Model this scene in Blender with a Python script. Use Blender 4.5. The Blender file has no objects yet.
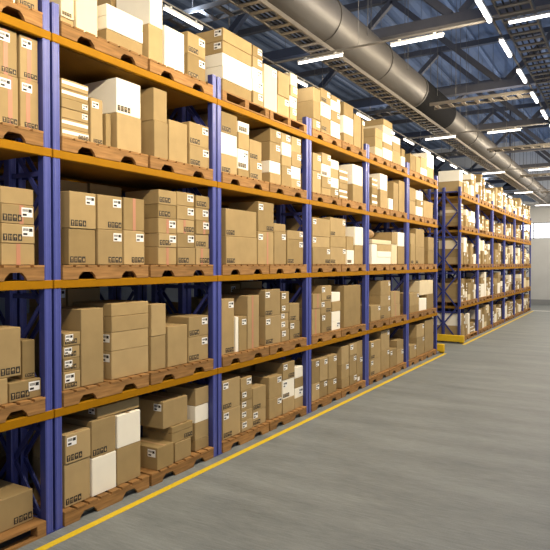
import bpy, bmesh, math, random
from mathutils import Vector, Matrix
R = random.Random(7)
COL = bpy.context.scene.collection
PI = math.pi
# ------------------------------------------------------------------ layout (metres)
BAY = 2.7; SEAM = 3.925            # first visible seam between rack bays, along Y
CAMX, CAMZ = 4.865, 2.627
LZ = [0.0, 1.198, 2.465, 3.740, 4.861]     # floor, then the four shelf heights
POST_TOP = 5.16; RACK_D = 1.08
ROOF = 10.6; WALL_Y = 42.0

# ------------------------------------------------------------------ materials
def nd(nt, t, **k):
    n = nt.nodes.new(t)
    for a, b in k.items(): setattr(n, a, b)
    return n
def mat(name, col, rough=.6, metal=0, var=.0, scale=8, bump=0, stretch=(1, 1, 1), emit=None, es=0, rnd=0, col2=None, spec=None):
    m = bpy.data.materials.new(name); m.use_nodes = True
    nt = m.node_tree; b = nt.nodes['Principled BSDF']
    b.inputs['Base Color'].default_value = (*col, 1)
    b.inputs['Roughness'].default_value = rough; b.inputs['Metallic'].default_value = metal
    if spec is not None: b.inputs['Specular IOR Level'].default_value = spec
    if emit: b.inputs['Emission Color'].default_value = (*emit, 1); b.inputs['Emission Strength'].default_value = es
    if var or bump or rnd:
        tc = nd(nt, 'ShaderNodeTexCoord'); mp = nd(nt, 'ShaderNodeMapping'); mp.inputs['Scale'].default_value = stretch
        nt.links.new(tc.outputs['Object'], mp.inputs['Vector'])
        nz = nd(nt, 'ShaderNodeTexNoise'); nz.inputs['Scale'].default_value = scale; nz.inputs['Detail'].default_value = 5
        nt.links.new(mp.outputs['Vector'], nz.inputs['Vector'])
        cr = nd(nt, 'ShaderNodeValToRGB')
        c2 = col2 or tuple(c * (1 - var) for c in col)
        cr.color_ramp.elements[0].position = .3; cr.color_ramp.elements[1].position = .72
        cr.color_ramp.elements[0].color = (*c2, 1); cr.color_ramp.elements[1].color = (*[min(1, c * (1 + var * .5)) for c in col], 1)
        nt.links.new(nz.outputs['Fac'], cr.inputs['Fac'])
        out = cr.outputs['Color']
        if rnd:
            oi = nd(nt, 'ShaderNodeObjectInfo'); hs = nd(nt, 'ShaderNodeHueSaturation')
            mr = nd(nt, 'ShaderNodeMapRange'); mr.inputs['To Min'].default_value = 1 - rnd; mr.inputs['To Max'].default_value = 1 + rnd * .6
            nt.links.new(oi.outputs['Random'], mr.inputs['Value']); nt.links.new(mr.outputs['Result'], hs.inputs['Value'])
            nt.links.new(out, hs.inputs['Color']); out = hs.outputs['Color']
        nt.links.new(out, b.inputs['Base Color'])
        if bump:
            bp = nd(nt, 'ShaderNodeBump'); bp.inputs['Strength'].default_value = bump; bp.inputs['Distance'].default_value = .01
            nt.links.new(nz.outputs['Fac'], bp.inputs['Height']); nt.links.new(bp.outputs['Normal'], b.inputs['Normal'])
    return m
M = {}
M['T'] = mat('kraft_cardboard', (.405, .29, .138), .8, var=.10, scale=5, rnd=.14, spec=.2)
M['T2'] = mat('kraft_cardboard_pale', (.46, .333, .165), .8, var=.10, scale=4, rnd=.12, spec=.2)
M['T3'] = mat('kraft_cardboard_dark', (.34, .24, .108), .8, var=.12, scale=4, rnd=.12, spec=.2)
M['W'] = mat('white_cardboard', (.97, .92, .80), .7, var=.03, scale=5, spec=.2)
M['C'] = mat('cream_cardboard', (.78, .66, .44), .75, var=.05, scale=5, spec=.2)
M['tape'] = mat('brown_packing_tape', (.46, .29, .14), .35)
M['pink'] = mat('reddish_tape', (.48, .22, .13), .5)
M['label'] = mat('white_label_paper', (.93, .92, .9), .5)
M['ink'] = mat('black_print', (.018, .014, .012), .6)
M['band'] = mat('white_band', (.92, .88, .8), .5)
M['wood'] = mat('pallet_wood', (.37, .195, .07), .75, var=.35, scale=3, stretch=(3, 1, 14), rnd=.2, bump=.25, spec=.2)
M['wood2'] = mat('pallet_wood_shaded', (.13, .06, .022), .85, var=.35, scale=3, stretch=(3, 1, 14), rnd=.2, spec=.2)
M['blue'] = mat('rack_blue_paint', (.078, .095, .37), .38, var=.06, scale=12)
M['dblue'] = mat('rack_blue_brace_and_post_shade', (.035, .045, .20), .42, var=.06, scale=12)
M['orange'] = mat('rack_orange_paint', (.36, .165, .003), .6, var=.06, scale=10, spec=.08)
M['deck'] = mat('shelf_panel_paint', (.25, .13, .02), .7, var=.10, scale=4, spec=.08)
M['steel'] = mat('galvanised_steel', (.34, .33, .32), .42, .7, var=.15, scale=14)
M['yellow'] = mat('yellow_guard_paint', (.78, .50, .015), .45, var=.06, scale=9)
M['yline'] = mat('yellow_floor_paint', (.78, .55, .02), .55, var=.08, scale=22)
M['wline'] = mat('white_floor_paint', (.85, .86, .86), .5, var=.08, scale=22)
M['duct'] = mat('duct_sheet_metal', (.13, .12, .11), .5, .45, var=.15, scale=2, stretch=(1, .3, 1))
M['ductd'] = mat('duct_black_sleeve', (.008, .008, .009), .95, spec=.1)
M['truss'] = mat('truss_dark_steel', (.13, .13, .145), .5, .3, var=.1, scale=5)
M['tray'] = mat('cable_tray_steel', (.20, .18, .155), .45, .5)
M['cable'] = mat('black_cable', (.02, .02, .02), .6)
M['rod'] = mat('hanger_steel', (.20, .19, .18), .5, .5)
M['house'] = mat('lamp_housing_paint', (.5, .5, .5), .5)
M['tube'] = mat('glowing_lamp_tube', (1, 1, 1), .5, emit=(1, .97, .92), es=6)
M['sack'] = mat('brown_wrap', (.42, .27, .13), .7, var=.3, scale=9)
M['roof'] = mat('roof_sheet_blue_grey', (.20, .26, .38), .6, .2, var=.25, scale=.7)
M['purlin'] = mat('purlin_blue_grey', (.28, .35, .48), .5, .3)
M['wall'] = mat('painted_wall_grey', (.66, .67, .67), .8, var=.06, scale=1.2)
M['wallb'] = mat('painted_wall_blue_grey', (.20, .23, .28), .8, var=.1, scale=1)
M['wallbase'] = mat('wall_base_grey', (.30, .31, .32), .6)
M['frame'] = mat('window_frame_grey', (.35, .36, .38), .5)
M['pane'] = mat('daylit_window_glass', (.9, .95, 1), .2, emit=(.93, .97, 1), es=2.6)

def floor_mat():
    m = bpy.data.materials.new('polished_concrete'); m.use_nodes = True
    nt = m.node_tree; b = nt.nodes['Principled BSDF']; L = nt.links.new
    tc = nd(nt, 'ShaderNodeTexCoord')
    def noise(sc, st, det=6, rot=0):
        mp = nd(nt, 'ShaderNodeMapping'); mp.inputs['Scale'].default_value = st; mp.inputs['Rotation'].default_value = (0, 0, rot)
        n = nd(nt, 'ShaderNodeTexNoise'); n.inputs['Scale'].default_value = sc; n.inputs['Detail'].default_value = det; n.inputs['Roughness'].default_value = .6
        L(tc.outputs['Object'], mp.inputs['Vector']); L(mp.outputs['Vector'], n.inputs['Vector']); return n
    a = noise(1.0, (.45, 2.2, 1), rot=.12); f = noise(14, (.35, 2.4, 1), rot=.12); g = noise(60, (1, 1, 1))
    mx = nd(nt, 'ShaderNodeMix'); mx.data_type = 'FLOAT'; mx.inputs[0].default_value = .45
    L(a.outputs['Fac'], mx.inputs[2]); L(f.outputs['Fac'], mx.inputs[3])
    mx2 = nd(nt, 'ShaderNodeMix'); mx2.data_type = 'FLOAT'; mx2.inputs[0].default_value = .22
    L(mx.outputs[0], mx2.inputs[2]); L(g.outputs['Fac'], mx2.inputs[3])
    cr = nd(nt, 'ShaderNodeValToRGB'); e = cr.color_ramp.elements
    e[0].position = .36; e[0].color = (.125, .142, .148, 1); e[1].position = .64; e[1].color = (.27, .295, .30, 1)
    L(mx2.outputs[0], cr.inputs['Fac']); L(cr.outputs['Color'], b.inputs['Base Color'])
    mr = nd(nt, 'ShaderNodeMapRange'); mr.inputs['To Min'].default_value = .40; mr.inputs['To Max'].default_value = .62
    L(mx2.outputs[0], mr.inputs['Value']); L(mr.outputs['Result'], b.inputs['Roughness'])
    bp = nd(nt, 'ShaderNodeBump'); bp.inputs['Strength'].default_value = .12; bp.inputs['Distance'].default_value = .01
    L(mx2.outputs[0], bp.inputs['Height']); L(bp.outputs['Normal'], b.inputs['Normal'])
    return m
M['floor'] = floor_mat()

# ------------------------------------------------------------------ mesh builder
class MB:
    def __init__(s): s.v = []; s.f = []; s.m = []; s.sm = []
    def add(s, vs, fs, mi=0, smooth=False):
        o = len(s.v); s.v += [tuple(v) for v in vs]
        for f in fs: s.f.append(tuple(i + o for i in f)); s.m.append(mi); s.sm.append(smooth)
        return s
    def box(s, x0, x1, y0, y1, z0, z1, mi=0, c=0):
        if c <= 0:
            vs = [(x, y, z) for x in (x0, x1) for y in (y0, y1) for z in (z0, z1)]
            return s.add(vs, [(0, 1, 3, 2), (4, 6, 7, 5), (0, 4, 5, 1), (2, 3, 7, 6), (0, 2, 6, 4), (1, 5, 7, 3)], mi)
        bm = bmesh.new(); bmesh.ops.create_cube(bm, size=1)
        for v in bm.verts: v.co = ((x0 + x1) / 2 + v.co.x * (x1 - x0), (y0 + y1) / 2 + v.co.y * (y1 - y0), (z0 + z1) / 2 + v.co.z * (z1 - z0))
        bmesh.ops.bevel(bm, geom=bm.edges[:], offset=c, segments=1, affect='EDGES', profile=.5)
        bm.verts.index_update()
        s.add([v.co[:] for v in bm.verts], [tuple(v.index for v in f.verts) for f in bm.faces], mi); bm.free(); return s
    def tube(s, p, q, r, n=8, mi=0, r2=None, smooth=True, caps=True):
        p = Vector(p); q = Vector(q); d = (q - p).normalized()
        a = d.orthogonal().normalized(); b = d.cross(a); r2 = r if r2 is None else r2
        vs = [p + (a * math.cos(2 * PI * i / n) + b * math.sin(2 * PI * i / n)) * r for i in range(n)] + \
             [q + (a * math.cos(2 * PI * i / n) + b * math.sin(2 * PI * i / n)) * r2 for i in range(n)]
        s.add(vs, [(i, (i + 1) % n, n + (i + 1) % n, n + i) for i in range(n)], mi, smooth)
        if caps: s.add(vs, [tuple(range(n - 1, -1, -1)), tuple(range(n, 2 * n))], mi)
        return s
    def bar(s, p, q, w, h, mi=0):
        # rectangular bar between two points
        p = Vector(p); q = Vector(q); d = (q - p).normalized()
        up = Vector((0, 1, 0)) if abs(d.y) < .9 else Vector((0, 0, 1))
        a = d.cross(up).normalized(); b = a.cross(d).normalized()
        vs = [c + a * sx * w / 2 + b * sy * h / 2 for c in (p, q) for sx, sy in ((-1, -1), (1, -1), (1, 1), (-1, 1))]
        return s.add(vs, [(0, 3, 2, 1), (4, 5, 6, 7), (0, 1, 5, 4), (1, 2, 6, 5), (2, 3, 7, 6), (3, 0, 4, 7)], mi)
    def prism(s, poly, x0, x1, mi=0):
        # polygon of (y, z) pairs extruded along X
        n = len(poly)
        vs = [(x0, y, z) for y, z in poly] + [(x1, y, z) for y, z in poly]
        s.add(vs, [tuple(range(n)), tuple(range(2 * n - 1, n - 1, -1))] + [(i, i + n, (i + 1) % n + n, (i + 1) % n) for i in range(n)], mi)
        return s
    def mesh(s, name, mats):
        me = bpy.data.meshes.new(name); me.from_pydata(s.v, [], s.f)
        for m in (mats if isinstance(mats, (list, tuple)) else [mats]): me.materials.append(m)
        me.polygons.foreach_set('material_index', s.m); me.polygons.foreach_set('use_smooth', s.sm)
        bm = bmesh.new(); bm.from_mesh(me); bmesh.ops.recalc_face_normals(bm, faces=bm.faces[:]); bm.to_mesh(me); bm.free()
        me.update(); return me
    def build(s, name, mats, parent=None, loc=(0, 0, 0)):
        return inst(name, s.mesh(name, mats), parent, loc)
def inst(name, me, parent=None, loc=(0, 0, 0)):
    o = bpy.data.objects.new(name, me); COL.objects.link(o); o.location = loc
    if parent: o.parent = parent
    return o
def tag(o, label=None, cat=None, group=None, kind=None):
    if label: o['label'] = label
    if cat: o['category'] = cat
    if group: o['group'] = group
    if kind: o['kind'] = kind
    return o
def thing(name, loc, label, cat, group=None):
    o = bpy.data.objects.new(name, None); COL.objects.link(o); o.location = loc; o.empty_display_size = .1
    return tag(o, label, cat, group)
def copy_tree(o, parent=None):
    c = o.copy(); COL.objects.link(c)
    if parent: c.parent = parent
    for ch in o.children: copy_tree(ch, c)
    return c
def struct(name, mb, m, loc=(0, 0, 0), parent=None):
    return tag(mb.build(name, m, parent, loc), kind='structure')
ORD = ['first', 'second', 'third', 'fourth', 'fifth', 'sixth', 'seventh', 'eighth', 'ninth', 'tenth', 'eleventh', 'twelfth', 'thirteenth',
       'fourteenth', 'fifteenth', 'sixteenth', 'seventeenth', 'eighteenth', 'nineteenth', 'twentieth', 'twenty-first', 'twenty-second',
       'twenty-third', 'twenty-fourth', 'twenty-fifth', 'twenty-sixth']
def bay_y(b): return SEAM + BAY * (b - 1)          # near rack: bays 0..5, cross passage, far rack: bays 7..12
NEAR = range(0, 6); FAR = range(7, 13)
def bay_name(b): return ('leftmost near bay' if b == 0 else ORD[b] + ' near bay') if b < 6 else ORD[b - 7] + ' bay of far rack'
LEVEL = ['floor level', 'lowest shelf', 'second shelf', 'third shelf', 'top shelf']

POW_R = 102; TILT = 1.10; POW_X = 15; ROOF_FILL_P = 22
AMB = (.66, .78, 1.0); AMB_S = .30
# bay, level, y from, y to (within the bay), front x, depth, base z, layers as (top z, style and marks)
STACKS = [
 (0,4,1.797,2.093,-0.03,0.55,5.007,[(5.354,'Tl'),(5.647,'T')]),
 (0,4,2.113,2.357,-0.03,0.55,5.007,[(5.410,'W'),(5.763,'T')]),
 (0,4,2.378,2.597,-0.03,0.55,5.007,[(5.528,'Tm')]),
 (0,3,1.905,2.142,-0.03,0.55,3.886,[(4.317,'TlMp'),(4.745,'TlMp')]),
 (0,3,2.157,2.375,-0.03,0.55,3.886,[(4.343,'TlMp'),(4.761,'TlMp')]),
 (0,3,2.389,2.597,-0.03,0.55,3.886,[(4.354,'TlMp'),(4.761,'TlMp')]),
 (0,2,1.886,2.162,-0.03,0.55,2.611,[(2.811,'T'),(3.129,'Tm')]),
 (0,2,2.177,2.538,-0.03,0.55,2.611,[(2.811,'Tp'),(2.992,'TLm'),(3.172,'TLmp'),(3.329,'T')]),
 (0,1,1.841,2.237,-0.03,0.55,1.344,[(1.578,'T')]),
 (0,1,2.246,2.597,-0.03,0.55,1.344,[(1.525,'TLm')]),
 (0,1,1.899,2.393,-0.05,0.55,1.578,[(2.034,'TlM')]),
 (0,1,2.422,2.569,-0.08,0.55,1.525,[(1.896,'TM')]),
 (0,0,1.840,2.550,-0.10,0.70,0.146,[(0.446,'TM')]),
 (1,4,0.158,0.327,-0.03,0.55,5.007,[(5.088,'T'),(5.444,'CLm')]),
 (1,4,0.346,0.639,-0.03,0.55,5.007,[(5.621,'C')]),
 (1,4,0.764,1.332,-0.03,0.55,5.007,[(5.172,'T'),(5.312,'W'),(5.440,'W')]),
 (1,4,1.417,1.672,-0.03,0.55,5.007,[(5.448,'T')]),
 (1,4,1.443,1.669,-0.03,0.55,5.448,[(5.889,'W')]),
 (1,4,1.700,2.076,-0.03,0.55,5.007,[(5.524,'W')]),
 (1,4,2.152,2.532,-0.03,0.55,5.007,[(5.330,'TLm'),(5.603,'TLm')]),
 (1,4,1.402,1.818,-0.62,0.40,5.007,[(6.020,'T')]),
 (1,4,2.608,2.597,-0.62,0.40,5.007,[(6.020,'T')]),
 (1,3,0.158,0.512,-0.03,0.40,3.886,[(3.987,'SM'),(4.086,'S'),(4.186,'TL'),(4.285,'TL'),(4.384,'S'),(4.478,'S')]),
 (1,3,0.532,0.706,-0.03,0.30,3.886,[(4.374,'TlM')]),
 (1,3,0.742,0.822,-0.03,0.20,3.886,[(4.251,'T')]),
 (1,3,0.924,1.314,-0.05,0.90,3.886,[(4.304,'T'),(4.690,'Wm')]),
 (1,3,1.503,1.755,-0.03,0.55,3.886,[(4.336,'T'),(4.722,'T')]),
 (1,3,1.773,2.132,-0.03,0.55,3.886,[(4.399,'T')]),
 (1,3,2.174,2.597,-0.03,0.55,3.886,[(4.161,'TLm'),(4.455,'TLm')]),
 (1,3,2.797,2.597,-0.65,0.40,3.886,[(4.761,'T')]),
 (1,2,0.244,0.601,-0.03,0.55,2.611,[(2.985,'Tm'),(3.364,'TLm')]),
 (1,2,0.622,0.991,-0.03,0.55,2.611,[(2.994,'TLM'),(3.366,'TLM')]),
 (1,2,1.003,1.341,-0.03,0.55,2.611,[(3.001,'TLM'),(3.370,'Tp')]),
 (1,2,1.574,1.915,-0.03,0.55,2.611,[(2.824,'Tp'),(2.993,'TLm'),(3.175,'TLp'),(3.343,'Tm'),(3.520,'Tm')]),
 (1,2,1.931,2.286,-0.03,0.55,2.611,[(2.827,'TMm'),(3.008,'TL'),(3.183,'TMp'),(3.358,'TL'),(3.533,'TL')]),
 (1,2,2.300,2.597,-0.03,0.55,2.611,[(2.828,'TMp'),(3.011,'Tm'),(3.194,'TLp'),(3.357,'TL'),(3.519,'Tm')]),
 (1,2,0.519,1.059,-0.66,0.40,2.611,[(3.569,'T')]),
 (1,2,1.090,1.610,-0.66,0.40,2.611,[(3.580,'T')]),
 (1,1,0.158,0.379,-0.03,0.30,1.344,[(1.529,'Tlm'),(1.660,'Tlm'),(1.790,'Tlm'),(1.925,'Tlm')]),
 (1,1,0.385,0.699,-0.03,0.50,1.344,[(2.150,'T')]),
 (1,1,0.815,1.410,-0.03,0.63,1.344,[(1.656,'Ts'),(1.865,'Ts'),(2.040,'T'),(2.183,'T')]),
 (1,1,1.451,1.718,-0.03,0.55,1.344,[(1.754,'T'),(2.138,'T')]),
 (1,1,1.736,2.122,-0.03,0.40,1.344,[(1.847,'T')]),
 (1,1,2.142,2.566,-0.03,0.55,1.344,[(1.668,'TLm'),(1.932,'TLm')]),
 (1,1,0.536,0.755,-0.68,0.38,1.344,[(2.132,'Ts'),(2.354,'TL')]),
 (1,1,0.769,1.264,-0.68,0.38,1.344,[(2.335,'Tm')]),
 (1,1,2.118,2.356,-0.62,0.40,1.344,[(1.860,'W')]),
 (1,0,0.170,0.512,-0.03,0.50,0.146,[(0.590,'Tm'),(0.888,'Tlm')]),
 (1,0,0.519,0.874,-0.03,0.50,0.146,[(0.552,'W'),(0.948,'Tm')]),
 (1,0,0.889,1.266,-0.03,0.50,0.146,[(0.562,'T'),(0.929,'W')]),
 (1,0,0.629,1.273,-0.06,0.45,0.948,[(1.076,'Ts')]),
 (1,0,1.483,1.790,0.02,0.50,0.146,[(0.418,'Ts')]),
 (1,0,1.832,2.155,0.00,0.45,0.146,[(0.383,'T')]),
 (1,0,1.785,2.206,0.00,0.50,0.383,[(0.512,'TM'),(0.594,'T')]),
 (1,0,1.657,2.134,-0.04,0.45,0.594,[(0.931,'Ts')]),
 (1,0,2.298,2.597,-0.04,0.50,0.146,[(0.287,'T'),(0.519,'T'),(0.743,'W'),(0.974,'T')]),
 (2,4,0.211,0.955,-0.03,0.95,5.007,[(5.198,'T'),(5.377,'W'),(5.557,'W'),(5.722,'Ts'),(5.901,'Ts')]),
 (2,4,0.983,1.268,-0.03,0.55,5.007,[(5.222,'TL'),(5.401,'WL'),(5.579,'WL'),(5.743,'TL'),(5.906,'TL')]),
 (2,4,1.297,1.695,-0.03,0.55,5.007,[(5.713,'CL')]),
 (2,4,1.726,2.105,-0.03,0.55,5.007,[(5.341,'TL'),(5.723,'T')]),
 (2,4,2.122,2.366,-0.03,0.55,5.007,[(5.238,'TL'),(5.420,'WL'),(5.601,'TL'),(5.799,'C')]),
 (2,3,0.175,0.569,-0.03,0.55,3.886,[(4.156,'Tm'),(4.452,'W'),(4.739,'Tm')]),
 (2,3,0.582,0.873,-0.03,0.55,3.886,[(4.004,'T'),(4.292,'WLm'),(4.529,'T'),(4.687,'Wm')]),
 (2,3,0.892,1.239,-0.03,0.30,3.886,[(4.182,'TLm'),(4.483,'Tm')]),
 (2,3,1.477,1.823,-0.03,0.85,3.886,[(4.063,'T'),(4.251,'W'),(4.548,'TL'),(4.761,'TL')]),
 (2,3,1.836,2.156,-0.03,0.55,3.886,[(4.223,'TL'),(4.392,'T'),(4.602,'W'),(4.761,'TL')]),
 (2,3,2.170,2.510,-0.03,0.55,3.886,[(4.053,'TL'),(4.261,'W'),(4.502,'TL'),(4.761,'TL')]),
 (2,2,0.283,1.095,-0.03,0.70,2.611,[(3.012,'Tm'),(3.404,'Tm')]),
 (2,2,1.115,1.588,-0.03,0.55,2.611,[(3.120,'Tlp'),(3.576,'TlM')]),
 (2,2,1.600,1.987,-0.03,0.55,2.611,[(3.143,'TL'),(3.270,'T')]),
 (2,2,2.020,2.583,-0.03,0.55,2.611,[(3.030,'TLm'),(3.179,'TL')]),
 (2,1,0.163,0.480,-0.03,0.40,1.344,[(2.126,'TLM')]),
 (2,1,0.505,0.590,-0.03,0.30,1.344,[(1.856,'W')]),
 (2,1,0.597,0.808,-0.03,0.30,1.344,[(1.849,'TL')]),
 (2,1,0.827,1.152,-0.03,0.55,1.344,[(2.144,'Tp')]),
 (2,1,1.327,1.806,-0.03,0.63,1.344,[(1.793,'Tlm'),(2.214,'Tlm')]),
 (2,1,1.823,2.088,-0.03,0.55,1.344,[(1.543,'Tl'),(1.690,'Tl'),(1.820,'Tl'),(1.951,'Tl'),(2.162,'Tl')]),
 (2,1,2.105,2.455,-0.03,0.55,1.344,[(1.650,'TlM'),(1.950,'Tm')]),
 (2,1,1.310,1.597,-0.68,0.38,1.344,[(2.296,'Tl')]),
 (2,1,1.626,2.282,-0.68,0.38,1.344,[(2.320,'T')]),
 (2,0,0.199,0.647,-0.03,0.55,0.146,[(0.550,'Tlm'),(0.978,'Tlm')]),
 (2,0,0.660,0.961,-0.03,0.55,0.146,[(0.304,'Tl'),(0.451,'Tl'),(0.598,'Tl'),(0.745,'Tl'),(0.936,'TL')]),
 (2,0,0.974,1.357,-0.03,0.55,0.146,[(0.384,'Tlm'),(0.732,'Tm')]),
 (2,0,1.462,1.865,-0.03,0.63,0.146,[(0.469,'TL'),(0.818,'TL')]),
 (2,0,1.878,2.278,-0.03,0.55,0.146,[(0.387,'T'),(0.700,'Wlm'),(0.986,'TlM')]),
 (2,0,2.295,2.597,-0.03,0.55,0.146,[(0.322,'T'),(0.493,'WL'),(0.663,'T'),(0.851,'W')]),
 (2,0,1.597,2.282,-0.68,0.38,0.146,[(0.932,'T')]),
 (3,4,0.264,0.565,-0.03,0.90,5.007,[(5.214,'TL'),(5.532,'T'),(5.779,'T')]),
 (3,4,0.586,0.995,-0.03,0.55,5.007,[(5.062,'T'),(5.334,'Tm'),(5.588,'Wl'),(5.842,'TLm')]),
 (3,4,1.012,1.421,-0.03,0.55,5.007,[(5.124,'W'),(5.330,'W'),(5.536,'TL'),(5.724,'W'),(5.817,'TL')]),
 (3,4,1.587,2.059,-0.03,0.55,5.007,[(5.212,'T'),(5.555,'W'),(5.818,'T')]),
 (3,4,2.085,2.455,-0.03,0.55,5.007,[(5.690,'T')]),
 (3,4,2.509,2.597,-0.03,0.40,5.007,[(5.655,'Tl')]),
 (3,3,0.244,0.577,-0.03,0.80,3.886,[(4.289,'TL'),(4.608,'TL')]),
 (3,3,0.606,0.995,-0.03,0.55,3.886,[(4.027,'T'),(4.237,'TL'),(4.465,'Wm'),(4.665,'TL')]),
 (3,3,1.012,1.356,-0.03,0.55,3.886,[(4.071,'TL'),(4.259,'W'),(4.429,'T'),(4.598,'W')]),
 (3,3,1.375,1.782,-0.03,0.55,3.886,[(3.975,'S'),(4.091,'S'),(4.207,'T'),(4.362,'S'),(4.478,'S')]),
 (3,3,2.033,2.564,-0.03,0.55,3.886,[(4.251,'T'),(4.656,'W')]),
 (3,2,0.244,0.968,-0.03,0.55,2.611,[(2.920,'TLM'),(3.116,'Tl'),(3.454,'Tl')]),
 (3,2,0.990,1.708,-0.03,0.55,2.611,[(2.938,'TLm'),(3.145,'T'),(3.504,'TLm')]),
 (3,2,1.757,2.110,-0.03,0.55,2.611,[(2.896,'Wm'),(3.175,'T')]),
 (3,2,2.147,2.597,-0.03,0.55,2.611,[(3.006,'T'),(3.386,'W')]),
 (3,1,0.244,0.586,-0.03,0.60,1.344,[(1.812,'Tp'),(2.072,'Tp')]),
 (3,1,0.602,1.034,-0.03,0.55,1.344,[(1.696,'TlM'),(1.936,'TlM'),(2.212,'TlM')]),
 (3,1,1.057,1.445,-0.03,0.55,1.344,[(1.511,'WL'),(1.702,'W'),(1.892,'T'),(2.070,'W')]),
 (3,1,1.611,2.455,-0.03,0.60,1.344,[(2.179,'T')]),
 (3,1,1.620,2.277,-0.70,0.35,1.344,[(2.309,'T')]),
 (3,1,2.376,2.597,-0.70,0.35,1.344,[(2.271,'T')]),
 (3,0,0.217,0.524,-0.03,0.90,0.146,[(0.452,'TL'),(0.883,'TL')]),
 (3,0,0.544,0.881,-0.03,0.55,0.146,[(0.450,'TL'),(0.874,'TL')]),
 (3,0,0.899,1.282,-0.03,0.55,0.146,[(0.427,'TL'),(0.881,'TL')]),
 (3,0,1.516,1.881,-0.03,0.90,0.146,[(0.323,'T'),(0.621,'TL'),(0.977,'T')]),
 (3,0,1.907,2.267,-0.03,0.55,0.146,[(0.339,'TL'),(0.747,'TL'),(0.991,'Tl')]),
 (3,0,2.288,2.597,-0.03,0.55,0.146,[(0.277,'Tl'),(0.675,'TL'),(0.999,'T')]),
 (4,4,0.585,1.047,-0.03,0.80,5.007,[(5.221,'C'),(5.440,'T'),(5.638,'T')]),
 (4,4,1.072,1.674,-0.03,0.55,5.007,[(5.279,'W'),(5.415,'T'),(5.619,'W'),(5.800,'C'),(5.935,'T')]),
 (4,4,1.701,2.262,-0.03,0.55,5.007,[(5.336,'T'),(5.524,'T'),(5.677,'W')]),
 (4,4,2.337,2.597,-0.03,0.40,5.007,[(5.268,'W'),(5.463,'T')]),
 (4,3,0.376,0.707,-0.03,0.55,3.886,[(4.034,'S'),(4.165,'S'),(4.295,'T'),(4.404,'S'),(4.513,'S')]),
 (4,3,0.913,1.374,-0.03,0.55,3.886,[(4.309,'T'),(4.669,'W')]),
 (4,3,1.441,1.729,-0.03,0.30,3.886,[(4.155,'W')]),
 (4,3,1.771,2.115,-0.03,0.55,3.886,[(4.566,'T')]),
 (4,3,2.159,2.588,-0.03,0.55,3.886,[(4.659,'T')]),
 (4,2,0.376,0.695,-0.03,0.80,2.611,[(3.052,'W')]),
 (4,2,0.720,1.618,-0.03,0.60,2.611,[(2.771,'W'),(2.905,'W'),(3.062,'T')]),
 (4,2,0.394,1.618,-0.03,0.70,3.062,[(3.162,'C')]),
 (4,2,1.667,2.057,-0.03,0.55,2.611,[(3.088,'C'),(3.372,'T')]),
 (4,2,2.100,2.597,-0.03,0.55,2.611,[(3.051,'T'),(3.392,'W')]),
 (4,1,0.347,0.926,-0.03,0.50,1.344,[(1.694,'TL')]),
 (4,1,0.957,1.605,-0.03,0.55,1.344,[(1.634,'TLm'),(1.885,'TL'),(2.227,'TL')]),
 (4,1,1.632,2.262,-0.03,0.55,1.344,[(1.639,'Tp'),(1.949,'Tp')]),
 (4,1,1.919,2.597,-0.60,0.40,1.344,[(2.194,'T')]),
 (4,0,0.365,0.970,-0.03,0.55,0.146,[(0.504,'Tlm'),(0.901,'Tlm')]),
 (4,0,0.995,1.550,-0.03,0.55,0.146,[(0.623,'TL'),(1.082,'TL')]),
 (4,0,1.577,2.042,-0.03,0.55,0.146,[(0.573,'Tl')]),
 (4,0,2.071,2.565,-0.03,0.55,0.146,[(0.511,'TL'),(0.732,'T')]),
 (5,4,0.315,0.755,-0.03,0.55,5.007,[(5.447,'T')]),
 (5,4,0.797,1.190,-0.03,0.55,5.007,[(5.444,'T')]),
 (5,4,1.225,1.797,-0.03,0.55,5.007,[(5.215,'W'),(5.509,'T')]),
 (5,4,1.835,2.464,-0.03,0.55,5.007,[(5.326,'T'),(5.712,'W')]),
 (5,4,2.652,2.597,-0.60,0.40,5.007,[(6.013,'C')]),
 (5,3,0.315,0.797,-0.03,0.55,3.886,[(4.250,'T'),(4.582,'T')]),
 (5,3,0.840,1.406,-0.03,0.55,3.886,[(4.140,'W'),(4.324,'TL'),(4.560,'W')]),
 (5,3,1.461,2.373,-0.03,0.55,3.886,[(4.354,'T')]),
 (5,2,0.380,0.755,-0.03,0.55,2.611,[(3.127,'Tm'),(3.410,'T')]),
 (5,2,0.789,1.553,-0.03,0.55,2.611,[(3.059,'Tm'),(3.546,'T')]),
 (5,2,1.930,2.484,-0.03,0.55,2.611,[(3.002,'T'),(3.366,'T')]),
 (5,1,0.315,1.101,-0.03,0.55,1.344,[(1.531,'T'),(1.851,'TL')]),
 (5,1,1.136,1.787,-0.03,0.40,1.344,[(1.670,'W')]),
 (5,1,1.835,2.464,-0.03,0.55,1.344,[(1.760,'T')]),
 (5,1,1.219,2.494,-0.05,0.55,1.760,[(2.152,'C')]),
 (5,0,0.331,0.883,-0.03,0.35,0.146,[(0.495,'TL')]),
 (5,0,0.926,1.599,-0.03,0.80,0.146,[(0.638,'TL'),(0.986,'TL')]),
 (5,0,1.646,2.484,-0.03,0.80,0.146,[(1.047,'T')]),
]

# ------------------------------------------------------------------ setting
struct('floor', MB().box(-9, 9, -4, WALL_Y + .2, -.2, 0), M['floor'])
mb = MB()
# corrugated roof sheet, ribs running along the building
n = 120
vs = []; fs = []
for i in range(n + 1):
    x = -9 + 18 * i / n; z = ROOF + (.06 if (i // 2) % 2 else 0)
    vs += [(x, -4, z), (x, WALL_Y, z)]
for i in range(n): fs.append((2 * i, 2 * i + 1, 2 * i + 3, 2 * i + 2))
mb.add(vs, fs); mb.box(-9, 9, -4, WALL_Y + .2, ROOF + .08, ROOF + .2)
struct('ceiling', mb, M['roof'])
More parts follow.
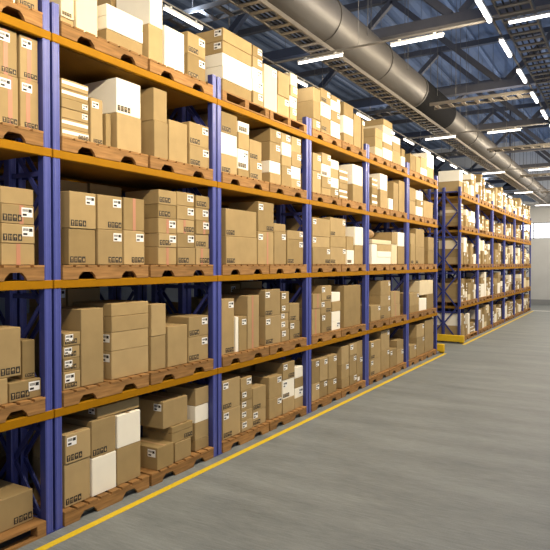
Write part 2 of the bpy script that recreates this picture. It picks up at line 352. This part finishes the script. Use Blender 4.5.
# far wall with a strip window
WX0, WX1, WZ0, WZ1 = -1.6, 8.4, 4.22, 5.26
mb = MB(); y0, y1 = WALL_Y, WALL_Y + .2
mb.box(-9, 9, y0, y1, 0, WZ0).box(-9, 9, y0, y1, WZ1, ROOF).box(-9, WX0, y0, y1, WZ0, WZ1).box(WX1, 9, y0, y1, WZ0, WZ1)
struct('wall_back', mb, M['wall'])
struct('baseboard_back', MB().box(-9, 9, WALL_Y - .03, WALL_Y - .001, 0, .3), M['wallbase'])
w = struct('window_1', MB().box(WX0, WX1, y0 + .11, y0 + .13, WZ0, WZ1), M['pane'])
mb = MB(); k = WX0
while k < WX1 + .01:
    mb.box(k - .03, k + .03, y0 + .03, y0 + .1, WZ0, WZ1); k += 1.0
mb.box(WX0, WX1, y0 + .03, y0 + .1, WZ0, WZ0 + .05).box(WX0, WX1, y0 + .03, y0 + .1, WZ1 - .05, WZ1).box(WX0, WX1, y0 + .04, y0 + .09, (WZ0 + WZ1) / 2 - .02, (WZ0 + WZ1) / 2 + .02)
mb.build('window_frame', M['frame'], w)
struct('wall_left', MB().box(-9.2, -9, -4, WALL_Y + .2, 0, ROOF), M['wallb'])
# floor markings
def marking(name, x0, x1, ya, yb, m, label, ):
    tag(MB().box(x0, x1, ya, yb, .0005, .003).build(name, m), label, 'floor line')
marking('floor_line', .185, .27, -3, 17.55, M['yline'], 'long yellow line painted on the floor in front of the near rack')
marking('floor_line', .185, .27, 19.75, 35.8, M['yline'], 'yellow line painted on the floor in front of the far rack')
marking('floor_line', .17, 8.9, 35.85, 36.1, M['wline'], 'white line painted across the floor near the back wall')

# ------------------------------------------------------------------ roof trusses and purlins
for i in range(9):
    y = 2.05 + 4.98 * i
    if y > WALL_Y - .3: break
    t = thing('roof_truss', (0, y, 7.3), 'dark steel roof truss overhead, nearer than the picture shows' if i == 0 else 'dark steel roof truss, %s in view from the near end' % ORD[i - 1], 'roof truss', 'roof trusses across the hall')
    MB().box(-9, 9, -.11, .11, 0, .2).build('bottom_chord', M['truss'], t)
    MB().box(-9, 9, -.09, .09, 3.0, 3.18).build('top_chord', M['truss'], t)
    x = 1.87 - 6.2 * 2
    while x < 9:
        for s in (-1, 1):
            xe = x + s * 3.1
            if -9 < x < 9 and -9 < xe < 9:
                MB().bar((x + s * .1, 0, .2), (xe, 0, 3.0), .15, .15).build('web_member', M['truss'], t)
        x += 6.2
for i in range(9):
    x = -8 + 2 * i
    tag(MB().box(-.06, .06, -4, WALL_Y - .02, 0, .1).build('roof_purlin', M['purlin'], None, (x, 0, ROOF - .11)),
        'blue grey roof purlin running down the hall, %s from the left' % ORD[i], 'purlin', 'roof purlins')

# ------------------------------------------------------------------ round air duct
DX, DZ, DR = .25, 6.8, .405
t = thing('air_duct', (DX, 0, DZ), 'large round metal air duct hanging above the rack face', 'air duct')
segs = [-3.5]
while segs[-1] < WALL_Y - 2: segs.append(segs[-1] + 3.0)
segs = [-3.5, .5, 3.5, 6.5, 9.3, 11.8, 14.2, 16.9] + [16.9 + 3.1 * k for k in range(1, 8)] + [WALL_Y]
for a, b in zip(segs, segs[1:]):
    dark = abs(a - 14.2) < .01
    DR = .405 if a < 14.3 else .335
    MB().tube((0, a + .01, 0), (0, b - .01, 0), DR * (1.035 if dark else 1), 40, caps=False).build('duct_sleeve' if dark else 'duct_section', M['ductd' if dark else 'duct'], t)
    MB().tube((0, a - .035, 0), (0, a + .035, 0), DR * 1.05, 40).build('joint_ring', M['duct'], t)
for k in range(18):
    y = 1.2 + 2.3 * k
    if y < WALL_Y: MB().tube((-.42, y, 0), (-.42, y, ROOF - DZ - .05), .008, 6).tube((.42, y, 0), (.42, y, ROOF - DZ), .008, 6).build('hanger_rod', M['rod'], t)
t = thing('ventilation_hood', (-.54, 32.8, 6.45), 'dark round ceiling vent hood beside the far end of the duct', 'vent hood')
MB().tube((0, 0, 0), (0, 0, .12), .42, 28, r2=.40).tube((0, 0, .12), (0, 0, .34), .40, 28, r2=.14).build('hood', M['ductd'], t)
MB().tube((0, 0, .34), (0, 0, ROOF - 6.45), .05, 12).build('stem', M['truss'], t)

# ------------------------------------------------------------------ cable trays
def tray(label, x0, x1, y0, y1, z, along):
    t = thing('cable_tray', (x0, y0, z), label, 'cable tray', 'ladder cable trays under the roof')
    W, L = x1 - x0, y1 - y0
    if along:
        for a in (0, W - .025): MB().box(a, a + .025, 0, L, 0, .07).build('side_rail', M['tray'], t)
        n = int(L / .3)
        mb = MB()
        for i in range(n): mb.box(.025, W - .025, .1 + i * .3, .18 + i * .3, .0, .02)
        tag(mb.build('rungs', M['tray'], t), kind='stuff')
        for j in range(3): MB().tube((W * (.25 + .2 * j), .05, .035), (W * (.25 + .2 * j), L - .05, .035), .014, 6).build('cable', M['cable'], t)
        k = 1.5
        while k < L:
            MB().tube((.012, k, .09), (.012, k, ROOF - z), .006, 5).build('hanger_rod', M['rod'], t) if x0 > 1 else None
            if x0 > 1: MB().tube((W - .012, k, .09), (W - .012, k, ROOF - z), .006, 5).build('hanger_rod', M['rod'], t)
            k += 4.98
    else:
        for a in (0, L - .025): MB().box(0, W, a, a + .025, 0, .07).build('side_rail', M['tray'], t)
        n = int(W / .3); mb = MB()
        for i in range(n): mb.box(.1 + i * .3, .18 + i * .3, .025, L - .025, .0, .02)
        tag(mb.build('rungs', M['tray'], t), kind='stuff')
        k = .6
        while k < W:
            MB().tube((k, .012, .09), (k, .012, ROOF - z), .006, 5).build('hanger_rod', M['rod'], t); k += 2.4
tray('long cable tray running under the left edge of the air duct', .08, .46, -3, WALL_Y - 2, 6.22, True)
tray('wide cable tray running down the aisle above the right lamp row', 3.14, 3.62, -3, WALL_Y - 2, 6.3, True)
for i, y in enumerate((.1, 7.0, 13.95, 20.4, 27.2, 34.0)):
    tray('crosswise cable tray over the racks left of the duct, %s from camera' % ORD[i], -8.5, .05, y, y + .42, 6.3, False)
    tray('crosswise cable tray over the aisle right of the duct, %s from camera' % ORD[i], .78, 3.1, y, y + .42, 6.3, False)

# ------------------------------------------------------------------ strip lamps
LAMPZ = 6.1
def lamp_mesh(L, w):
    h = MB().box(-w, w, -L / 2, L / 2, .028, .06, c=.008).box(-.012, .012, -.3, -.26, .06, .0876).box(-.012, .012, .26, .3, .06, .0876).mesh('housing', M['house'])
    t = MB().tube((0, -L / 2 + .02, .012), (0, L / 2 - .02, .012), w * .72, 12).mesh('lamp_tube', M['tube'])
    return h, t
WIDE = lamp_mesh(.84, .042); THIN = lamp_mesh(.86, .026)
def lamp(x, y, rot, label, group, power=0, tilt=0, col=(1, .84, .60), up=0):
    t = thing('strip_lamp', (x, y, LAMPZ), label, 'strip lamp', group); t.rotation_euler.z = rot
    HM, TM = THIN if rot or x < 0 else WIDE
    inst('housing', HM, t); inst('lamp_tube', TM, t)
    if power:
        ld = bpy.data.lights.new('lamp_light', 'AREA'); ld.shape = 'RECTANGLE'; ld.size = .1; ld.size_y = .84
        ld.energy = power; ld.color = col
        lo = bpy.data.objects.new('lamp_light', ld); COL.objects.link(lo); lo.parent = t
        lo.location = (0, 0, -.045); lo.rotation_euler = (0, tilt, 0)
    if up: add_roof_fill(t, up)
def add_roof_fill(t, power, col=(.55, .70, 1)):  # bluish upward light added to brighten the roof, not part of the lamps
    ld = bpy.data.lights.new('added_roof_fill', 'AREA'); ld.shape = 'RECTANGLE'; ld.size = .1; ld.size_y = .84; ld.energy = power; ld.color = col
    lo = bpy.data.objects.new('added_roof_fill', ld); COL.objects.link(lo); lo.parent = t; lo.location = (0, 0, .14); lo.rotation_euler = (PI, 0, 0)
def rail(label, p, q):
    t = thing('lamp_rail', p, label, 'lamp rail', 'thin rails that carry the strip lamps')
    d = Vector(q) - Vector(p); MB().bar((0, 0, 0), d, .03, .025).build('rail_bar', M['rod'], t)
    L = d.length; k = .8
    while k < L:
        c = d.normalized() * k
        if d.x and abs(p[0] + k - .25) < .47: k += .4; continue
        MB().tube(c, c + Vector((0, 0, 4.4)), .006, 5).build('hanger_rod', M['rod'], t); k += 3.36
rail('rail carrying the lamp row beside the right cable tray', (3.08, -3, 6.2), (3.08, 40.5, 6.2))
rail('rail carrying the lamp row above the racks', (-.66, -3, 6.2), (-.66, 40.5, 6.2))
def seen(s, i, k):
    # the first k lamps hang nearer than the picture reaches
    return s + (', %s from the near end' % ORD[i - k] if i >= k else ', %s before the nearest one in view' % ORD[k - 1 - i])
for i in range(25):
    y = 6.98 + 1.68 * (i - 4)
    if y > 40: break
    lamp(3.08, y, 0, seen('white glowing strip lamp beside right cable tray', i, 5), 'lamp row beside the right cable tray', POW_R, TILT, up=0)
    lamp(-.66, y - .22, 0, seen('white glowing strip lamp above the racks', i, 4), 'lamp row above the racks', up=ROOF_FILL_P if i % 3 == 1 else 0)
for i, y in enumerate((1.77, 9.27, 16.77, 24.27, 31.77, 39.2)):
    rail('crosswise lamp rail overhead, out of view' if i == 0 else 'crosswise lamp rail under the duct, %s in view' % ORD[i - 1], (-4, y, 6.2), (6.6, y, 6.2))
    for j, x in enumerate((-1.42, .26, 1.94, 3.72, 5.4)):
        lamp(x, y, PI / 2, 'crosswise strip lamp %s, on %s' % (('above the racks', 'under the air duct', 'mid-aisle left of the wide tray', 'just right of the wide tray', 'far right')[j], 'the rail overhead out of view' if i == 0 else 'the %s rail in view' % ORD[i - 1]), 'crosswise strip lamps', POW_X, 0, (1, .95, .88), up=ROOF_FILL_P if j in (0, 2, 4) else 0)

# ------------------------------------------------------------------ pallet rack bays
def upright_mesh():
    mb = MB(); w = .042; h = POST_TOP
    # post: flat face to the aisle with rounded edges and two returns
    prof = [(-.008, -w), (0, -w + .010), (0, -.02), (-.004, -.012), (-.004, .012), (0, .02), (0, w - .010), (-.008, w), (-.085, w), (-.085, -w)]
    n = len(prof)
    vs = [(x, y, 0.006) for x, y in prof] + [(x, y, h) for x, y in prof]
    for i in range(n): mb.add([vs[i], vs[(i + 1) % n], vs[(i + 1) % n + n], vs[i + n]], [(0, 1, 2, 3)], 1 if i in (7, 9) else 0)  # side returns in darker blue: shade of the post gap painted in
    mb.add(vs, [tuple(range(n)), tuple(range(2 * n - 1, n - 1, -1))])
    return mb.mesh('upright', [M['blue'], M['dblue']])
UP = upright_mesh()
FOOT = MB().box(-.10, .008, -.05, .05, .0, .008).mesh('foot_plate', M['dblue'])
BEAM = MB().box(-.05, 0, .006, BAY - .006, -.085, 0, c=.006).mesh('beam', M['orange'])
CONN = MB().box(-.004, .004, .012, .1, -.14, .02).box(-.004, .004, BAY - .1, BAY - .012, -.14, .02).mesh('beam_connector', M['orange'])
DECK = MB().box(-RACK_D + .04, -.052, .11, BAY - .11, -.075, 0).mesh('shelf_panel', M['deck'])
BR = {}
def brace(x0, x1, z0, z1):
    k = (round(x0, 3), round(x1, 3), round(z1 - z0, 3))
    if k not in BR: BR[k] = MB().bar((x0, 0, 0), (x1, 0, z1 - z0), .045, .022).mesh('brace', M['dblue'])
    return BR[k], z0
def rack_bay(y, label, rear=False):
    t = thing('pallet_rack_bay', (0, y, 0), label, 'pallet rack', 'blue and orange pallet rack bays')
    for yy in (.056, BAY - .056):
        for x in (.024, -.50, -RACK_D + .085):
            u = inst('upright', UP, t, (x, yy, 0)); inst('foot_plate', FOOT, u)
        for xa, xb in ((-.10, -.50), (-.58, -RACK_D + .09)):
            z = .12; flip = (xa < -.3)
            while z < 4.6:
                a, b = (xb, xa) if flip else (xa, xb)
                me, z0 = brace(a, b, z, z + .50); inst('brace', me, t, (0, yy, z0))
                z += .53; flip = not flip
            for z in (.1, 1.0, 2.3, 3.5, 5.0):
                me, z0 = brace(xa, xb, z, z + .001); inst('brace', me, t, (0, yy, z0))
    for z in LZ[1:]:
        inst('front_beam', BEAM, t, (.03, 0, z)); inst('rear_beam', BEAM, t, (-RACK_D + .05, 0, z))
        inst('shelf_panel', DECK, t, (0, 0, z))
    return t
proto = None
for b in list(NEAR) + list(FAR):
    lab = 'blue and orange pallet rack bay, ' + bay_name(b).replace('near bay', 'bay of near rack')
    if b == 0: lab = 'leftmost blue and orange pallet rack bay, cut off by the picture edge'
    if proto is None: proto = rack_bay(bay_y(b), lab)
    else:
        c = copy_tree(proto); c.location.y = bay_y(b); c['label'] = lab
# rack row standing back to back behind the near rack
for b in NEAR:
    c = copy_tree(proto); c.location = (-RACK_D - .28, bay_y(b), 0)
    c['label'] = 'rear pallet rack bay seen through the gaps behind ' + bay_name(b); c['group'] = 'rear pallet rack bays'
for b in (7, 8):
    c = copy_tree(proto); c.location = (-RACK_D - .28, bay_y(b), 0)
    c['label'] = 'rear pallet rack bay seen through the gaps behind ' + bay_name(b); c['group'] = 'rear pallet rack bays'
# yellow end guards
def guard(y, label):
    t = thing('rack_end_guard', (0, y, 0), label, 'rack guard', 'yellow guards at the rack ends')
    MB().box(-2.4, .2, -.05, .05, .05, .27, c=.015).build('guard_rail', M['yellow'], t)
    for x in (-2.2, -1.1, .1): MB().box(x - .07, x + .07, .052, .11, .0, .24, c=.008).build('guard_post', M['yellow'], t)
guard(bay_y(6) + .14, 'yellow guard rail on the floor at the end of the near rack')
guard(bay_y(7) - .16, 'yellow guard rail on the floor at the start of the far rack')

# ------------------------------------------------------------------ pallets
PL = 1.22; PD = .98; PH = .144
def notched(depth=PD):
    h = PH - .022
    c = PL / 2; poly = [(0, 0)]
    for m_ in (c - .30, c + .30):
        poly += [(m_ - .12, 0), (m_ - .105, .035), (m_ - .062, .075), (m_ + .062, .075), (m_ + .105, .035), (m_ + .12, 0)]
    poly += [(PL, 0), (PL, h), (0, h)]
    st = MB()
    st.prism(poly, -.035, 0)
    deck = MB(); n = 8
    for i in range(n):
        y = i * (PL - .12) / (n - 1); deck.box(-depth + .004, .004, y, y + .12, h + .0005, PH)
    return st.mesh('stringer', M['wood']), deck.mesh('deck_boards', M['wood'])
NST, NDK = notched()
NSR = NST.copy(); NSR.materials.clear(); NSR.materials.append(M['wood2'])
BBRD = MB().box(-PD, 0, 0, PL, .0, .02).mesh('bottom_boards', M['wood'])
def closed():
    b = MB()
    b.box(-.1, 0, 0, .1, .0215, PH - .0225)
    bb = MB().box(-.1, 0, 0, PL, 0, .021)
    sp = MB().box(-PD, 0, 0, PL, PH - .022, PH - .0005)
    return b.mesh('block', M['wood']), bb.mesh('bottom_board', M['wood']), sp.mesh('deck_boards', M['wood'])
CB, CBB, CDK = closed()
def pallet(b, lev, side, kind):
    y = bay_y(b) + (.11, BAY - .11 - PL)[side]
    lab = '%s wooden pallet, %s one, %s, %s' % (('notched', 'open-sided')[kind], ('left', 'right')[side], LEVEL[lev], bay_name(b))
    t = thing('wooden_pallet', (.035, y, LZ[lev] + .001), lab, 'pallet', 'wooden pallets in the racks')
    if kind == 0:
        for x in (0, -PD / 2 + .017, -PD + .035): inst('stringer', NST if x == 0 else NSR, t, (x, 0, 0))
        inst('deck_boards', NDK, t)
    else:
        for x in (0, -PD / 2 + .05, -PD + .1): [inst('block', CB, t, (x, yy, 0)) for yy in (0, PL / 2 - .05, PL - .1)]; inst('bottom_board', CBB, t, (x, 0, 0))
        inst('deck_boards', CDK, t)
for b in list(NEAR) + list(FAR):
    for lev in range(5):
        for side in (0, 1):
            if b == 0 and side == 0: continue
            pallet(b, lev, side, 1 if (b, lev) in ((2, 4), (0, 0)) or (b > 6 and (b * 7 + lev * 3 + side) % 5 == 0) else 0)

# ------------------------------------------------------------------ boxes
LBL = MB().box(0, .002, -.055, .055, -.04, .04, 0)
LBL.box(.0015, .003, -.045, -.005, -.03, -.012, 1).box(.0015, .003, .012, .045, .0, .028, 1)
for i in range(6): LBL.box(.0015, .003, -.045 + i * .009, -.040 + i * .009, .005, .028, 1)
LBL = LBL.mesh('shipping_label', [M['label'], M['ink']])
def marks_mesh():
    mb = MB(); s = .036
    for i in range(4):
        y = -.09 + i * .06
        mb.box(0, .0015, y - s * .68, y + s * .68, -s, s, 0)
        x0, x1 = .001, .003
        if i == 0:   # stemmed glass
            mb.prism([(y - .015, .024), (y + .015, .024), (y + .004, .0), (y + .004, -.018), (y + .012, -.024), (y - .012, -.024), (y - .004, -.018), (y - .004, 0)], x0, x1, 1)
        elif i == 1: # two upward arrows
            for o in (-.010, .010):
                mb.prism([(y + o - .0085, .008), (y + o, .026), (y + o + .0085, .008), (y + o + .003, .008), (y + o + .003, -.024), (y + o - .003, -.024), (y + o - .003, .008)], x0, x1, 1)
        elif i == 2: # umbrella
            mb.prism([(y - .018, .002), (y - .012, .018), (y, .025), (y + .012, .018), (y + .018, .002)], x0, x1, 1)
            mb.box(x0, x1, y - .002, y + .002, -.024, .002, 1)
        else:        # keep-dry square with drop
            mb.prism([(y - .014, -.006), (y, .024), (y + .014, -.006), (y + .009, -.022), (y - .009, -.022)], x0, x1, 1)
    return mb.mesh('handling_marks', [M['ink'], M['T2']])
MRK = marks_mesh()
UNIT = MB().box(0, .0015, -.5, .5, 0, 1)
TPK = UNIT.mesh('tape_strip', M['pink']); 
BANDM = MB().box(0, .002, -.5, .5, -.5, .5).mesh('white_band', M['band'])
ALL = []        # every box: dict of bay, level, extents, style, position words
def add_stack(b, lev, y0, y1, fx, dp, base, layers, jit=0):
    z = base; n = len(layers); rec = []
    for i, (zt, s) in enumerate(layers):
        dy = R.uniform(-.006, .006) if i else 0
        dxx = R.uniform(-.012, .004) if n > 1 else 0
        rec.append(dict(b=b, l=lev, y0=bay_y(b) + y0 + .004 + max(0, dy), y1=bay_y(b) + y1 - .004 + min(0, dy), x1=fx + dxx, x0=fx - dp + .0, z0=z + .0015, z1=zt - .001, s=s, i=i, n=n, fx=fx))
        z = zt
    return rec
stacks = []
for b, lev, y0, y1, fx, dp, base, layers in STACKS:
    if y1 - y0 < .03 or not layers: continue
    stacks.append(add_stack(b, lev, y0, y1, fx, dp, base, layers))
def random_load(b, lev, y0, y1, back_x, hmax):
    y = y0; base = LZ[lev] + .146
    while y < y1 - .12:
        w = min(R.choice((.26, .32, .38, .45, .58)), y1 - y)
        if y1 - (y + w) < .14: w = y1 - y
        h = R.uniform(.35, 1) * hmax; lay = []; z = base
        hh = R.choice((.12, .2, .28, .36, .5))
        sty = R.random()
        while z < base + h - .08:
            z2 = min(z + hh * R.choice((1, 1, .8)), base + hmax)
            s = 'W' if R.random() < .22 else ('C' if R.random() < .12 else 'T')
            if s == 'T': s += R.choice(('', 'L', 'l', 'm', 'Lm', 'L'))
            if hh == .12 and R.random() < .4: s = 'S'
            lay.append((z2, s)); z = z2
        stacks.append(add_stack(b, lev, y, y + w, -.03 - R.choice((0, 0, .02, .08)), R.choice((.5, .7, .9)), base, lay))
        y += w + R.choice((.004, .01, .05))
for b in FAR:
    for lev in range(5):
        hm = (.93, 1.0, 1.0, .85, 1.0)[lev]
        for side in (0, 1):
            ys = (.12, BAY - .1 - PL)[side]
            random_load(b, lev, ys, ys + PL - .03, 0, hm * R.uniform(.7, 1))
# words for where each front stack stands
SIZE = lambda d: ('flat' if d['z1'] - d['z0'] < .42 * (d['y1'] - d['y0']) else 'tall' if d['z1'] - d['z0'] > 1.35 * (d['y1'] - d['y0']) else
                  'large' if (d['z1'] - d['z0']) * (d['y1'] - d['y0']) > .13 else 'small' if (d['z1'] - d['z0']) * (d['y1'] - d['y0']) < .035 else 'square')
cells = {}
for st in stacks:
    d = st[0]; base = LZ[d['l']] + .147
    kind = 'back' if d['fx'] < -.5 else ('front' if d['z0'] < base + .02 else 'upper')
    cells.setdefault((d['b'], d['l'], kind), []).append(st)
for (b, l, kind), lst in cells.items():
    lst.sort(key=lambda s: s[0]['y0'])
    for j, st in enumerate(lst):
        for d in st:
            n = d['n']; i = d['i']
            up = 'only' if n == 1 else 'top' if i == n - 1 else 'bottom' if i == 0 else ORD[i]
            if kind == 'front': where = ('standing alone as stack %d' if n == 1 else up + (' up' if up in ORD else '') + ' in stack %d') % (j + 1)
            elif kind == 'back': where = ('%s, set back %d') % (up if n > 1 else 'alone', j + 1)
            else: where = ('laid on top %d %s' % (j + 1, up if n > 1 else '')).strip()
            where = where.replace('stack %d' % (j + 1), ORD[j] + ' stack').replace('set back %d' % (j + 1), ORD[j] + ' set back').replace('laid on top %d' % (j + 1), 'laid over stacks ' + ('' if j == 0 else ORD[j]))
            colr = {'T': 'tan', 'W': 'white', 'C': 'cream', 'S': 'white-banded'}[d['s'][0]]
            d['label'] = ' '.join(('%s %s box, %s, %s, %s' % (SIZE(d), colr, where, LEVEL[l], bay_name(b))).split()).replace(' ,', ',')
            a = (d['y1'] - d['y0']) * (d['z1'] - d['z0']); yc = (d['y0'] + d['y1']) / 2
            dist = math.hypot(CAMX, yc); d['px'] = 600 ** 2 * a * CAMX / dist ** 3 * (.3 if kind == 'back' else 1)
            if d['y1'] < 2.95: d['px'] *= .02        # outside the frame
            d['kind'] = kind; ALL.append(d)
ALL.sort(key=lambda d: -d['px'])
if 0:
    pass
for i_, p in enumerate(ALL):
    for q in ALL[i_ + 1:]:
        if p['b'] == q['b'] and p['l'] == q['l']:
            o = [min(p[k + '1'], q[k + '1']) - max(p[k + '0'], q[k + '0']) for k in 'xyz']
            if min(o) > .012: print('OV', round(o[0], 3), round(o[1], 3), round(o[2], 3), p['label'], '|', q['label'])
print('boxes', len(ALL), 'smallest single', ALL[299]['px'] if len(ALL) > 299 else None)
def box_geo(mb, d, mi, c=.005, off=(0, 0, 0)):
    ox, oy, oz = off
    mb.box(d['x0'] - ox, d['x1'] - ox, d['y0'] - oy, d['y1'] - oy, d['z0'] - oz, d['z1'] - oz, mi, c)
TINT = ['T', 'T', 'T2', 'T3']
for k, d in enumerate(ALL[:300]):
    o3 = (d['x1'], (d['y0'] + d['y1']) / 2, d['z0'])
    s = d['s']; w = d['y1'] - d['y0']; h = d['z1'] - d['z0']
    m = M[R.choice(TINT)] if s[0] in 'TS' else M[s[0]]
    rest = s[1:]
    t = thing('cardboard_box', o3, d['label'], 'box', 'boxes on %s, %s' % (LEVEL[d['l']], bay_name(d['b'])))
    mb = MB(); box_geo(mb, d, 0, .005, o3); mb.build('carton', m, t)
    dp = d['x1'] - d['x0']
    if d['px'] > 120 and min(w, dp) > .2:
        MB().box(-dp + .004, -.004, -.025, .025, h, h + .0012).build('top_tape', M['tape'], t)
    if s[0] == 'S':
        o = inst('white_band', BANDM, t, (0.0, 0, h * .62)); o.scale = (1, w * .97, h * .34)
    if 'p' in rest:
        o = inst('tape_strip', TPK, t, (0, 0, 0)); o.scale = (1, .045, h * .995)
        o.location.y = R.choice((-.08, 0, .1)) * w
    f = min(.86, w / .32, h / .18)
    lf = min(1.1, w / .2, h / .15)
    if 'L' in rest or 'l' in rest:
        sg = 1 if 'L' in rest else -1
        if d['px'] < 90: lf *= 1.1
        o = inst('shipping_label', LBL, t, (.0008, sg * (w / 2 - .062 * lf - .01), h - .05 * lf - min(.03, h * .06))); o.scale = (1, lf, lf)
    if 's' in rest:
        o = inst('shipping_label', LBL, t, (-.09, -w / 2 - .0008, h - .045 * lf - min(.03, h * .08))); o.scale = (1, lf, lf); o.rotation_euler.z = -PI / 2
    if ('m' in rest or 'M' in rest) and d['px'] > 35:
        sg = 1 if 'M' in rest and 'm' not in rest else -1
        o = inst('handling_marks', MRK, t, (.0008, sg * (w / 2 - .122 * f - .008), .05 * f + .012)); o.scale = (1, f, f)
# remaining far and hidden cartons, past the 300 that show largest
mb = MB(); names = ['T', 'T2', 'T3', 'W', 'C', 'band', 'label']
for d in ALL[300:]:
    s = d['s'][0]; mi = R.choice((0, 0, 1, 2)) if s in 'TS' else {'W': 3, 'C': 4}[s]
    box_geo(mb, d, mi, 0)
    w = d['y1'] - d['y0']; h = d['z1'] - d['z0']
    if s == 'S': mb.box(d['x1'] + .0002, d['x1'] + .002, d['y0'] + .01, d['y1'] - .01, d['z0'] + h * .45, d['z0'] + h * .8, 5)
    if 'L' in d['s'] or 'l' in d['s']:
        y = d['y1'] - .14 if 'L' in d['s'] else d['y0'] + .03
        mb.box(d['x1'] + .0002, d['x1'] + .002, y, y + .11, d['z1'] - .11, d['z1'] - .03, 6)
# goods in the rack row behind the near rack
for b in list(NEAR) + [7, 8]:
    for lev in range(5):
        y = .14
        while y < BAY - .3:
            w = R.choice((.4, .55, .7)); w = min(w, BAY - .13 - y); hh = R.choice((.35, .6, .8, .95)); z = LZ[lev] + .002
            y_ = bay_y(b) + y
            while hh > .1:
                q = min(hh, R.choice((.25, .4, .5)))
                mb.box(-2.25, -1.48, y_, y_ + w, z, z + q - .003, R.choice((0, 1, 2, 2))); z += q; hh -= q
            y += w + R.choice((.02, .05, .3))
tag(mb.build('cardboard_boxes', [M[n] for n in names]), 'remaining tan and white cartons in the far bays and rear rows', 'boxes', kind='stuff')

# wrapped bundle lying over the cartons, second shelf of the fifth bay
t = thing('wrapped_bundle', (-.45, bay_y(4) + .74, 3.166), 'rounded brown wrapped bundle lying on boxes, second shelf, fifth near bay', 'bundle')
mb = MB(); P, Q = 18, 8; vs = []; fs = []
for i in range(P + 1):
    u = -1 + 2 * i / P; rr = (max(0, 1 - abs(u) ** 3.2)) ** .5
    for j in range(Q * 2):
        a = 2 * PI * j / (Q * 2); r_ = rr * (1 + .06 * math.sin(3 * a + 5 * u))
        vs.append((.26 * r_ * math.cos(a), u * .42, .14 + .138 * r_ * math.sin(a)))
for i in range(P):
    for j in range(Q * 2): fs.append((i * Q * 2 + j, i * Q * 2 + (j + 1) % (Q * 2), (i + 1) * Q * 2 + (j + 1) % (Q * 2), (i + 1) * Q * 2 + j))
mb.add(vs, fs, 0, True); mb.build('bundle_body', M['sack'], t)

# ------------------------------------------------------------------ light, camera
w = bpy.data.worlds.new('hall_ambient'); bpy.context.scene.world = w; w.use_nodes = True
bg = w.node_tree.nodes['Background']; bg.inputs[0].default_value = (*AMB, 1); bg.inputs[1].default_value = AMB_S
cam = bpy.data.cameras.new('camera'); co = bpy.data.objects.new('camera', cam); COL.objects.link(co)
cam.sensor_width = 36; cam.lens = 36 * 600.34 / 550; cam.clip_end = 200
co.location = (CAMX, 0, CAMZ); co.rotation_euler = (PI / 2 - .0193, 0, .5355)
sc = bpy.context.scene; sc.camera = co
sc.view_settings.view_transform = 'Standard'; sc.view_settings.look = 'None'; sc.view_settings.exposure = 0; sc.view_settings.gamma = 1
sc.cycles.max_bounces = 6; sc.cycles.diffuse_bounces = 4; sc.cycles.use_denoising = True; sc.cycles.sample_clamp_indirect = 5
